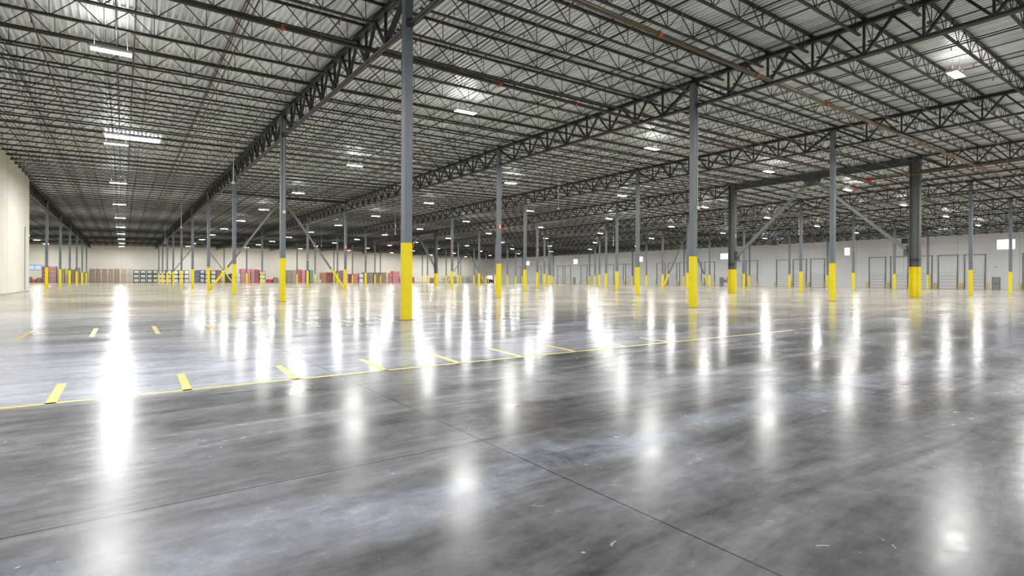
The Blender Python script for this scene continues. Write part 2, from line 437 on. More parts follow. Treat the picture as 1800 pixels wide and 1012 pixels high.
# ------------------------------------------------------------------ girders along the column rows
def girder_parts(split):
    D = 1.13; p = PJ; L_ = SU
    top, bot = MB(), MB()
    for s in (-1, 1):
        top.box(s * .06 - .045, s * .06 + .045, .02, L_ - .02, .03, .2); 
        bot.box(s * .065 - .05, s * .065 + .05, .18, L_ - .18, -D - .06, -D - .045); bot.box(s * .025 - .01, s * .025 + .01, .18, L_ - .18, -D - .05, -D + .06)
    top.box(-.14, .14, .02, L_ - .02, .185, .2)
    ws = []
    def wm(a, b, t, nme): ws.append((MB().bar((0, a[0], a[1]), (0, b[0], b[1]), t * 1.25, t, (1, 0, 0)), nme))
    for i in range(1, 9):
        yb = i * p
        wm((yb, -D), (yb, .05), .075, 'vertical_strut')
        if i > 1: wm((yb, -D), (yb - p * .5, .05), .085, 'diagonal_strut')
        else: wm((yb, -D), (.16, -.02), .13, 'diagonal_strut')
        if i < 8: wm((yb, -D), (yb + p * .5, .05), .085, 'diagonal_strut')
        else: wm((yb, -D), (L_ - .16, -.02), .13, 'diagonal_strut')
    if split: return top, bot, ws
    w_ = MB()
    for a, _ in ws:
        b0 = len(w_.v); w_.v += a.v; w_.f += [tuple(i + b0 for i in f) for f in a.f]
    return top, bot, w_
GT, GB, GW = girder_parts(True)
GTm, GBm = GT.mesh('top_chord', 'girder'), GB.mesh('bottom_chord', 'chord')
GWm = [(a.mesh(n, 'girder'), n) for a, n in GW]
Gall = girder_parts(False)[2].mesh('web', 'girder')
for j, x in enumerate(ROWS):
    for k in range(-1, 10):
        y = U0 + SU * k
        if j == 0 and y + SU < WALL_L_END + .5: continue
        y0 = y
        if j == 4 and k in (0, 5): continue     # portal beams instead
        a = project((x, y + SU, 11)); b = project((x, max(y, 0.5), 11))
        if not a or (a[0] > 2200): continue
        where = 'from the column line behind the camera to the nearest one' if k == -1 else f'from {ORD[k]} to {ORD[k+1]} column line'
        G = thing('roof_girder', f'deep dark truss girder on {ORD[j]} column row, {where}' if k >= 0 else f'deep dark truss girder on {ORD[j]} column row, in front of the nearest column', 'roof girder', (x, y, cap(x)), 'truss girders along the column rows')
        link('top_chord', GTm, G); link('bottom_chord', GBm, G)
        if k in (-1, 0, 1) and j in (1, 2, 3):
            for me, n_ in GWm: link(n_, me, G)
        else: link('web', Gall, G)

# ------------------------------------------------------------------ columns
OBS = {(1,0):713.9,(1,1):496.5,(1,2):411.5,(1,3):366.5,(1,4):338.5,(1,5):319,(1,6):305.5,(1,7):295,
 (2,0):1218.2,(2,1):876.6,(2,3):606.6,(2,4):540.2,(2,6):458.6,(3,0):1462.7,(3,1):1120.9,(3,2):922.9,(3,3):794.5,(3,5):639.1,
 (4,0):1607.4,(4,1):1287.8,(4,2):1085,(4,3):944.7,(5,0):1705,(5,1):1407.9,(5,2):1209.6,(5,3):1065.9,(5,4):957.3,
 (6,0):1775,(6,1):1500,(6,2):1308.1,(6,3):1165.5,(6,4):1054.4,(6,5):965.2,(7,1):1571.9,(7,2):1388.1,(7,3):1248,(7,4):1137,(7,5):1046.4,
 (8,1):1630.4,(8,2):1454.8,(8,3):1318,(8,5):1117,(8,6):1041}
def column_y(j, k):
    y = U0 + SU * k
    if (j, k) in OBS:
        t = YAW + math.atan((OBS[(j, k)] - 900) / FPX)
        y2 = ROWS[j] / math.tan(t)
        if abs(y2 - y) < 1.0: y = y + (y2 - y) * .85
    return y
def col_mesh(h):
    a = .14; s = MB()
    s.box(-a, a, -a, a, 2.55, h); return s.mesh('shaft', 'column')
def wcol(y0, z0, z1, m, nme, e=0.0):    # wide-flange: flanges face +-Y, web along Y
    s = MB(); d, b, t = .36 + e, .24 + e, .03 + e
    s.box(-b, b, -d, -d + t, z0, z1); s.box(-b, b, d - t, d, z0, z1); s.box(-.02 - e, .02 + e, -d + t, d - t, z0, z1)
    return s.mesh(nme, m)
M['base_plate'] = mat('floor_grout_plate', (0.20, 0.17, 0.13), 0.7)
guard = MB().box(-.144, .144, -.144, .144, 0.02, 2.56).mesh('painted_base', 'yellow')
plate = MB().box(-.22, .22, -.22, .22, 0, .02).mesh('base_plate', 'base_plate')
wide = {(4, 0), (4, 1), (4, 5), (4, 6)}
for j, x in enumerate(ROWS):
    ks = range(4, 10) if j == 0 else range(0, 10)
    for q, k in enumerate(ks):
        y = column_y(j, k); c = cap(x)
        if (j, k) in wide:
            C = thing('steel_column', f'wide dark flanged column with yellow base, {ORD[j]} row from left, {ORD[q]} one back', 'column', (x, y, 0), 'wide flanged frame columns')
            link('shaft', wcol(0, 2.6, c + .2, 'dark_column', 'shaft'), C)
            link('painted_base', wcol(0, .02, 2.6, 'yellow', 'painted_base', .004), C)
            link('base_plate', MB().box(-.34, .34, -.44, .44, 0, .02).mesh('base_plate', 'base_plate'), C)
            link('splice_band', MB().box(-.25, .25, -.37, .37, 3.18, 3.24).mesh('splice_band', 'black'), C)
            continue
        if j == 1 and k == 0: lab = 'nearest and largest blue-grey square column with tall yellow base'
        else: lab = f'grey square column with yellow base, {ORD[j]} row from left, {ORD[q]} one back'
        C = thing('steel_column', lab, 'column', (x, y, 0), 'square roof columns with yellow bases')
        link('shaft', cached(('c', j), lambda: col_mesh(c)), C)
        link('painted_base', guard, C); link('base_plate', plate, C)
        link('cap_plate', cached('cp', lambda: MB().box(-.18, .18, -.24, .24, 0, .025).mesh('cap_plate', 'girder')), C, (0, 0, c))
        if k < 6: link('seat_gusset', cached('sg', lambda: MB().box(-.10, .10, -.34, -.14, -.10, .10).box(-.10, .10, .14, .34, -.10, .10).mesh('seat_gusset', 'girder')), C, (0, 0, c - 1.12))

# small red signs and boxes fixed to columns
def col_at(j, k): return ROWS[j], column_y(j, k)
sign = MB().box(-.145, .145, -.004, 0, 0, .42).mesh('sign_panel', 'red')
mark = MB().box(-.05, .05, -.007, -.004, .08, .30).box(-.09, .09, -.007, -.004, .33, .37).mesh('sign_mark', 'white')
for j, k, z in ((2, 1, 5.15), (2, 3, 5.2), (3, 3, 5.0), (4, 3, 5.9), (5, 4, 5.2), (6, 3, 5.4), (4, 1, 6.0), (6, 1, 5.6), (8, 1, 6.1), (8, 2, 6.0)):
    x, y = col_at(j, k)
    off = .36 if (j, k) in wide else .14
    s = thing('column_sign', f'small red fire extinguisher sign on {ORD[j]} row column, {ORD[k]} one back', 'sign', (x, y - off - .006, z), 'red signs on columns')
    link('panel', sign, s); link('pictogram', mark, s)
boxm = MB().box(-.07, .07, -.10, 0, 0, .16).mesh('box_body', 'white')
cond = MB().tube((0, -.03, .16), (0, -.03, 5.6), .012, 8).mesh('conduit', 'white')
for j, k, z, fx in ((2, 0, 4.9, .10), (1, 1, 5.2, .02), (2, 4, 4.2, 0)):
    x, y = col_at(j, k)
    s = thing('junction_box', f'small white junction box on {ORD[j]} row column, {ORD[k]} one back', 'electrical box', (x + fx, y - .142, z))
    link('body', boxm, s, (0, -.003, 0)); link('conduit', cond, s)

# ------------------------------------------------------------------ braces
def chevron(j, k, lab):
    xa, xb = ROWS[j], ROWS[j+1]; ya, yb = column_y(j, k), column_y(j+1, k); y = (ya + yb) / 2
    xm = (xa + xb) / 2; zt = cap(xm) - .25
    B = thing('chevron_brace', lab, 'brace', (xm, y, 0), 'chevron braces between column rows')
    h = (xb - xa) / 2
    for s in (-1, 1):
        f = Vector((s * (h - .30), 0, .25)); t = Vector((s * .25, 0, zt - .15)); d = t - f
        mid = f + d * ((2.6 - f.z) / d.z)
        leg = link('brace_leg', MB().bar(mid, t, .20, .20, (0, 1, 0)).mesh('brace_leg', 'brace'), B)
        link('painted_foot', MB().bar(f, mid, .206, .206, (0, 1, 0)).mesh('painted_foot', 'yellow'), leg)
        link('foot_gusset', MB().poly([(s * (h - .14), -.012, .02), (s * (h - .42), -.012, .02), (s * (h - .42), -.012, .3), (s * (h - .14), -.012, .45)], (0, .024, 0)).mesh('foot_gusset', 'yellow'), B)
    link('apex_gusset', MB().poly([(-.6, -.012, zt + .3), (.6, -.012, zt + .3), (.35, -.012, zt - .45), (-.35, -.012, zt - .45)], (0, .024, 0)).mesh('apex_gusset', 'dark_column'), B)
    link('strut_beam', MB().box(-h + .14, h - .14, -.1, .1, zt + .12, zt + .36).mesh('strut_beam', 'girder'), B)
chevron(1, 3, 'large inverted-V brace with yellow feet spanning second to third rows, fourth column line')
chevron(1, 8, 'small far inverted-V brace between second and third rows, ninth column line')
chevron(6, 3, 'inverted-V brace with yellow feet near the dock wall, fourth column line')
chevron(6, 8, 'small inverted-V brace before the wire cages, ninth column line')
def portal(k, lab, lab2):
    x = ROWS[4]; ya, yb = column_y(4, k), column_y(4, k + 1); c = cap(x); h = (yb - ya) / 2; ym = (ya + yb) / 2
    P = thing('portal_beam', lab2, 'beam', (x, ym, c), 'portal frame beams')
    s = MB(); s.box(-.15, .15, -h + .36, h - .36, .14, .17); s.box(-.15, .15, -h + .36, h - .36, -.53, -.50); s.box(-.012, .012, -h + .36, h - .36, -.5, .14)
    link('beam', s.mesh('beam', 'dark_column'), P)
    B = thing('portal_brace', lab, 'brace', (x, ym, 0), 'portal frame braces')
    for sg in (-1, 1):
        f = Vector((0, sg * (h - .60), 4.05)); t = Vector((0, sg * .35, c - .75))
        link('brace_leg', MB().bar(f, t, .26, .26, (1, 0, 0)).mesh('brace_leg', 'brace'), B)
        link('column_gusset', MB().poly([(-.02, sg * (h - .36), 3.55), (-.02, sg * (h - .85), 3.55), (-.02, sg * (h - .85), 4.0), (-.02, sg * (h - .6), 4.5), (-.02, sg * (h - .36), 4.6)], (.04, 0, 0)).mesh('column_gusset', 'dark_column'), B)
        link('pin', MB().tube((-.2, sg * (h - .62), 4.02), (.2, sg * (h - .62), 4.02), .10, 12).mesh('pin', 'dark_column'), B)
    link('apex_gusset', MB().poly([(-.02, -.9, c - .53), (-.02, .9, c - .53), (-.02, .5, c - 1.15), (-.02, -.5, c - 1.15)], (.04, 0, 0)).mesh('apex_gusset', 'dark_column'), B)
portal(0, 'large grey inverted-V brace between two wide dark columns on the right', 'dark deep steel beam joining the two wide columns on the right')
portal(5, 'distant grey brace beside wide column near the picture middle', 'distant dark beam above the far pair of wide columns')

# ------------------------------------------------------------------ pipes
def main_pipe(lab, pts, r, m, coup, hang=True, name='sprinkler_main'):
    P = thing(name, lab, 'pipe', pts[0], 'large sprinkler pipes')
    o = Vector(pts[0]); s = MB()
    for a, b in zip(pts[:-1], pts[1:]):
        s.tube(Vector(a) - o, Vector(b) - o, r, 14)
    link('pipe_run', s.mesh('pipe_run', m), P)
    for a, b in zip(pts[:-1], pts[1:]):
        a, b = Vector(a), Vector(b); L_ = (b - a).length; d = (b - a).normalized(); t = coup * .55
        cm = MB().tube(-d * .06, d * .06, r * 1.35, 12).box(-.02, .02, -.02, .02, -r * 1.5, r * 1.5).mesh('coupling', 'orange')
        while t < L_ - .2:
            p = a + d * t
            if p.y > -1 and p.x < 70: link('coupling', cm, P, p - o)
            if hang:
                q = p + d * 1.3
                link('hanger', MB().tube((0, 0, r), (0, 0, deck_z(q.x) - q.z), .009, 6).tube((0, 0, -r*.0), (0, 0, .02), r * 1.1, 8).mesh('hanger', 'grey'), P, q - o)
            t += coup
def slope_pts(x0, x1, y, off):
    xs = [x0] + ([RIDGE] if x0 < RIDGE < x1 else []) + [x1]
    return [(x, y, cap(x) + off) for x in xs]
main_pipe('large black sprinkler main crossing behind the nearest column with orange couplings', [(-7.3, 19.8, 10.05), (52.9, 19.8, 10.25)], .085, 'pipe_black', 4.6)
main_pipe('olive-brown sprinkler main crossing high at upper right', [(-7.3, 12.4, 10.05), (60, 12.4, 10.25)], .085, 'pipe_olive', 6.4)
main_pipe('brown sprinkler pipe leading to red valve beside wide dark column', [(52.9, 19.8, 10.25), (52.9, -2.0, 10.25)], .08, 'pipe_olive', 5.1)
main_pipe('lower black pipe running under the brown one past wide column', [(54.9, 21.5, 9.95), (54.9, -2.0, 9.95)], .07, 'pipe_black', 5.1)
main_pipe('black pipe run beyond the wide dark column at right', [(62, 24.0, 9.6), (62, -2.0, 9.6)], .07, 'pipe_black', 6.1)
v = thing('pipe_valve', 'bright red valve elbow on pipe left of wide dark column', 'valve', (52.9, 19.8, 10.25))
link('body', MB().tube((0, -.25, 0), (0, .10, 0), .14, 12).tube((-.22, 0, 0), (.05, 0, 0), .13, 12).mesh('body', 'red'), v)
link('flange', MB().tube((0, -.30, 0), (0, -.25, 0), .19, 14).tube((0, -.05, -.26), (0, -.05, .02), .10, 12).mesh('flange', 'red'), v)
v = thing('pipe_valve', 'smaller red coupling on the lower black pipe near wide column', 'valve', (54.9, 21.5, 9.95))
link('body', MB().tube((0, -.18, 0), (0, .12, 0), .11, 12).tube((0, -.05, -.18), (0, -.05, .1), .08, 12).mesh('body', 'red'), v)

def branch(i, x, y0, y1, lab):
    P = thing('sprinkler_branch', lab, 'pipe', (x, y0, deck_z(x) - .42), 'thin sprinkler branch pipes')
    link('pipe_run', cached(('br', round(y1 - y0, 1)), lambda: MB().tube((0, 0, 0), (0, y1 - y0, 0), .026, 8).mesh('pipe_run', 'pipe_rust')), P)
    def heads():
        s = MB(); h = MB(); t = 1.2
        while t < y1 - y0:
            s.tube((0, t, -.13), (0, t, 0), .015, 6); s.tube((0, t, -.15), (0, t, -.135), .035, 8); t += 3.05
        return s.mesh('sprinkler_head', 'pipe_rust')
    o = link('sprinkler_heads', cached(('hd', round(y1 - y0, 1)), heads), P); o['kind'] = 'stuff'
for si, (xa, xb, nm) in enumerate(spans[:9]):
    L_ = xb - xa; n = 5 if L_ > 13 else 3
    for i in range(n):
        x = xa + L_ * (i + .5) / n + .25
        y0 = -6 if si > 0 or x > WALL_L + 1 else WALL_L_END
        branch(i, x, y0, WALL_F - .6, f'thin rust-brown sprinkler branch pipe, {ORD[i]} {nm}')
    for i in range(3):
        x = xa + L_ * (i + 1) / 4 - .3
        B = thing('joist_bridging', f'thin black joist bridging line, {ORD[i]} {nm}', 'bridging', (x, -6, deck_z(x)), 'bridging lines tying the joists')
        link('upper_bar', cached('bu', lambda: MB().box(-.018, .018, 0, WALL_F + 5, -.10, -.065).mesh('upper_bar', 'joist')), B)
        link('lower_bar', cached('bl', lambda: MB().box(-.018, .018, 0, WALL_F + 5, -.79, -.755).mesh('lower_bar', 'joist')), B)

# ------------------------------------------------------------------ skylights
def skylight(x, y, sx, sy, lab):
    z = deck_z(x) - .02
    S = thing('skylight', lab, 'skylight', (x, y, z), 'daylight openings in the roof', (0, (0.018 if x > RIDGE else -0.018), 0))
    link('pane', MB().box(-sx/2, sx/2, -sy/2, sy/2, -.03, 0).mesh('pane', 'skylight'), S)
    f = MB()
    for a in (-1, 1):
        f.box(-sx/2 - .06, sx/2 + .06, a*sy/2 - .04, a*sy/2 + .04, -.09, .01); f.box(a*sx/2 - .04, a*sx/2 + .04, -sy/2, sy/2, -.09, .01)
    link('frame', f.mesh('frame', 'housing'), S)
skylight(0.5, 45.6, 3.2, 1.7, 'bright skylight above the second light fixture at upper left')
for n_, (x, y) in enumerate(((118, 148), (118, 122), (118, 86), (118, 62), (118, 32))):
    skylight(x, y, 2.4, 2.4, f'{ORD[n_]} farthest skylight along the dock wall bay' if n_ else 'farthest skylight along the dock wall bay')

# ------------------------------------------------------------------ hanging rods with sensors
for lab, px, yt, yb in (('long white ceiling drop rod left of second column in the nearest row', 409.5, 245, 322), ('white drop rod near the picture middle', 981, 305, 367),
    ('white drop rod at left between distant columns', 318, 352, 400), ('faint white drop rod farthest left', 289.6, 392, 428),
    ('white drop rod just left of the nearest column', 694.6, 376, 411), ('white drop rod left of the bright right-hand columns', 1404, 376, 412),
    ('white drop rod left of the left wide column', 1275, 352, 394), ('small distant white drop rod beside the big chevron brace', 565, 401, 433),
    ('small distant white drop rod right of picture middle', 1078, 409, 431)):
    zt = 11.05; hz = 491.3 + .00476 * (px - 900)
    d = (zt - CAM_H) * FPX / (hz - yt); zb = CAM_H + (hz - yb) * d / FPX
    X = (px - 900) / FPX * d; x = X * cos(YAW) + d * sin(YAW); y = d * cos(YAW) - X * sin(YAW)
    top = deck_z(x)
    H = thing('drop_rod', lab, 'hanging sensor', (x, y, zb), 'white drop rods under the roof')
    link('rod', MB().tube((0, 0, .1), (0, 0, top - zb), .02, 8).mesh('rod', 'white'), H)
    link('sensor', MB().tube((0, 0, .10), (0, 0, .02), .06, 12, .13).tube((0, 0, .02), (0, 0, -.03), .13, 12, .10).mesh('sensor', 'white'), H)

# ------------------------------------------------------------------ floor markings
def stripe(lab, a, b, wd, grp, m_='line'):
    a, b = Vector((*a, 0)), Vector((*b, 0)); d = (b - a).normalized(); s = Vector((-d.y, d.x, 0)) * wd / 2
    m = MB().poly([a - s, b - s, b + s, a + s], (0, 0, .002))
    tag(link('floor_stripe', m.mesh('floor_stripe', 'faint_line' if 'faint' in lab or 'far row' in lab else 'line')), lab, 'floor marking', grp)
stripe('long thin yellow line across the foreground floor', (-2.6, 7.60), (15.0, 7.43), .075, 'yellow floor lines')
stripe('short faint yellow line beyond the left parking ticks', (-1.85, 17.2), (-0.62, 17.05), .05, 'yellow floor lines')
for i in range(7):
    x = -0.63 + 1.262 * i
    stripe(f'short yellow tick on the near line, {ORD[i]} from the left', (x, 7.52), (x + .03 * i, 8.92 - .03 * i), .095, 'near yellow ticks')
stripe('faint yellow tick right of the near row of ticks', (8.35, 7.5), (8.5, 8.6), .08, 'near yellow ticks')
stripe('faint yellow tick at the right end of the near line', (9.7, 7.5), (9.9, 8.5), .08, 'near yellow ticks')
for i in range(8):
    x = -1.86 + 1.275 * i
    stripe(f'short yellow tick in the far row, {ORD[i]} from the left', (x, 15.55), (x, 18.1), .10, 'far yellow ticks')

# ------------------------------------------------------------------ dock doors on the right wall
door_y = [(47.1,44.2),(43.2,40.3),(39.3,36.35),(35.35,32.4),(31.4,28.4),(66.9,63.9),(62.9,60.0),(59.0,56.0),(78.55,75.6),(74.7,71.7),(86.6,83.5),(90.5,87.5),(94.6,91.6),
          (98.6,95.5),(102.6,99.5),(114.7,111.6),(118.6,115.5),(122.7,119.6),(131.0,127.6),(135.0,131.7),(143.2,140.0),(147.2,144.0),(154.7,151.4),(159.5,156.2),(172.5,169.2),(23.3,20.4)]
door_y.sort(key=lambda t: t[1])
xw = WALL_R
def door_meshes():
    W, HD = 3.0, 3.05
    pan = MB(); n = 5
    for i in range(n): pan.box(-.06, 0, -W/2 + .18, W/2 - .18, i * HD / n + .03, (i + 1) * HD / n - .03)
    back = MB().box(-.03, 0, -W/2 + .1, W/2 - .1, 0, HD).mesh('door_frame', 'grey')
    tr = MB()
    for s in (-1, 1): tr.box(-.14, -.02, s * W/2 - .04, s * W/2 + .04, .1, 6.35)
    trm = [MB().box(-.14, -.02, s * W/2 - .045, s * W/2 + .045, .1, 6.35).mesh('track', 'track') for s in (-1, 1)]
    hd = MB().box(-.14, -.02, -W/2 - .15, W/2 + .15, 6.3, 6.40).mesh('shaft_bar', 'track')
    cb = [MB().bar((-.12, s * W/2, 6.3), (-.12, s * (W/2 - .22), 3.0), .02).mesh('cable', 'grey') for s in (-1, 1)]
    return pan.mesh('door_panel', 'door'), back, trm, hd, cb
DM = door_meshes()
bol = [MB().tube((0, 0, 0), (0, 0, 1.15), .13, 12).mesh('post', 'bollard'), MB().tube((0, 0, 1.15), (0, 0, 1.22), .13, 12, .05).mesh('domed_cap', 'bollard')]
for i, (b, a) in enumerate(door_y):
    yc = (a + b) / 2
    nm = (ORD[i] if i < 13 else None)
    from_far = len(door_y) - 1 - i
    pos = f'{ORD[i]} from the right' if i < 13 else (f'{ORD[from_far]} from the far corner' if from_far else 'nearest the far corner')
    Dr = thing('dock_door', f'white sectional dock door with tall grey tracks, {pos}', 'dock door', (xw, yc, 0), 'dock doors on the right wall')
    link('door_frame', DM[1], Dr); link('door_panel', DM[0], Dr)
    for t in DM[2]: link('track', t, Dr)
    link('shaft_bar', DM[3], Dr)
    for t in DM[4]: link('cable', t, Dr)
    for s, sd in ((-1, 'right'), (1, 'left')):
        Bo = thing('bollard', f'amber bollard at {sd} side of dock door {pos}', 'bollard', (xw - .45, yc + s * 1.78, 0), 'bollards beside the dock doors')
        link('post', bol[0], Bo); link('domed_cap', bol[1], Bo)
# high windows
for i, (ya, yb, z0, z1) in enumerate(((56.0-3.6-.5, 50.9, 7.0, 8.6), (26.8, 24.4, 7.2, 8.9), (81.8, 79.7, 7.0, 8.4), (109.7, 107.9, 7.0, 8.5), (138.6, 136.6, 6.9, 8.5), (166.0, 163.8, 7.0, 8.5))):
    yc = (ya + yb) / 2; hw = abs(ya - yb) / 2
    fr = MB(); fr.box(-.05, 0, -hw, hw, z0 - .06, z0); fr.box(-.05, 0, -hw, hw, z1, z1 + .06); fr.box(-.05, 0, -hw - .06, -hw, z0 - .06, z1 + .06); fr.box(-.05, 0, hw, hw + .06, z0 - .06, z1 + .06)
    fr.box(-.05, 0, -.03, .03, z0, z1); fr.box(-.05, 0, -hw, hw, (z0+z1)/2 - .02, (z0+z1)/2 + .02)
    o = link(f'window_{i+1}', None, None, (xw, yc, 0)); o['kind'] = 'structure'
    link('window_frame', fr.mesh('window_frame', 'white'), o); link('pane', MB().box(-.03, -.01, -hw, hw, z0, z1).mesh('pane', 'sky'), o)
# personnel doors
for i, (yc) in enumerate((26.9, 81.5, 138.2)):
    o = link(f'door_{i+1}', None, None, (xw, yc, 0)); o['kind'] = 'structure'
    link('door_leaf', MB().box(-.05, 0, -.48, .48, .02, 2.12).mesh('door_leaf', 'grey'), o)
    link('door_frame', MB().box(-.07, 0, -.56, -.48, 0, 2.2).box(-.07, 0, .48, .56, 0, 2.2).box(-.07, 0, -.56, .56, 2.12, 2.2).mesh('door_frame', 'track'), o)
    link('push_bar', MB().box(-.12, -.05, -.36, .36, 1.0, 1.07).mesh('push_bar', 'black'), o)
for yc, lab in ((26.9, 'small red exit sign above grey door at far right'), (81.5, 'small red exit sign above the middle grey dock wall door')):
    E_ = thing('exit_sign', lab, 'sign', (xw, yc, 3.9))
    link('panel', MB().box(-.06, 0, -.25, .25, 0, .28).mesh('panel', 'white'), E_)
    cu = bpy.data.curves.new('exit_letters', 'FONT'); cu.body = 'EXIT'; cu.size = .24; cu.align_x = 'CENTER'; cu.extrude = .004
    cu.materials.append(M['red']); lo = link('letters', text_mesh(cu), E_, (-.066, 0, .055)); lo.rotation_euler = (pi/2, 0, -pi/2)
x_ = thing('fire_hose_cabinet', 'small red extinguisher with grey box on the dock wall', 'fire equipment', (xw, 79.6, .9))
link('cylinder', MB().tube((-.15, .9, 0), (-.15, .9, .75), .14, 12).tube((-.15, .9, .75), (-.15, .9, .9), .05, 8).mesh('cylinder', 'red'), x_)
link('cabinet', MB().box(-.3, 0, -.55, .25, -.1, 1.3).mesh('cabinet', 'grey'), x_)
link('mount', MB().box(-.06, 0, .7, 1.1, .1, .5).mesh('mount', 'red'), x_)
# unit heaters hanging near the dock wall
for px, d_, lab in ((1362.5, 98, 'dark unit heater hanging near dock wall, left of the pair'), (1591, 92, 'dark unit heater hanging left of wide column near dock wall'), (1171, 112, 'small dark unit heater hanging near the far dock wall')):
    X = (px - 900) / FPX * d_; x = X * cos(YAW) + d_ * sin(YAW); y = d_ * cos(YAW) - X * sin(YAW); z = 8.3
    Hh = thing('unit_heater', lab, 'heater', (x, y, z), 'hanging unit heaters')
    bd = MB().box(-.5, .5, -.4, .4, -.45, .45)
    link('casing', bd.mesh('casing', 'black'), Hh)
    lv = MB()
    for q in range(6): lv.box(-.45, .45, -.44, -.40, -.38 + q * .13, -.31 + q * .13)
    link('louvre', lv.mesh('louvre', 'dark_column'), Hh)
    link('rod', MB().tube((-.4, 0, .45), (-.4, 0, deck_z(x) - z - .03), .012, 6).mesh('rod', 'grey'), Hh); link('rod', MB().tube((.4, 0, .45), (.4, 0, deck_z(x) - z - .03), .012, 6).mesh('rod', 'grey'), Hh)
# window strip on the back wall at far left and lit doorway near the far corner
o = link('window_8', None, None, (-18.5, WALL_F, 0)); o['kind'] = 'structure'
link('pane', MB().box(-1.9, 2.2, -.04, 0, 3.4, 4.5).mesh('pane', 'glass_blue'), o)
link('window_frame', MB().box(-2.0, 2.3, -.07, 0, 4.5, 4.6).box(-2.0, 2.3, -.07, 0, 3.3, 3.4).box(-.5, -.4, -.07, 0, 3.4, 4.5).box(.9, 1.0, -.07, 0, 3.4, 4.5).mesh('window_frame', 'track'), o)
o = link('door_4', None, None, (125.0, WALL_F, 0)); o['kind'] = 'structure'
link('pane', MB().box(-1.3, 1.3, -.04, 0, 0.05, 3.0).mesh('pane', 'sky'), o)
link('door_frame', MB().box(-1.4, -1.3, -.08, 0, 0, 3.1).box(1.3, 1.4, -.08, 0, 0, 3.1).box(-1.4, 1.4, -.08, 0, 3.0, 3.1).mesh('door_frame', 'track'), o)

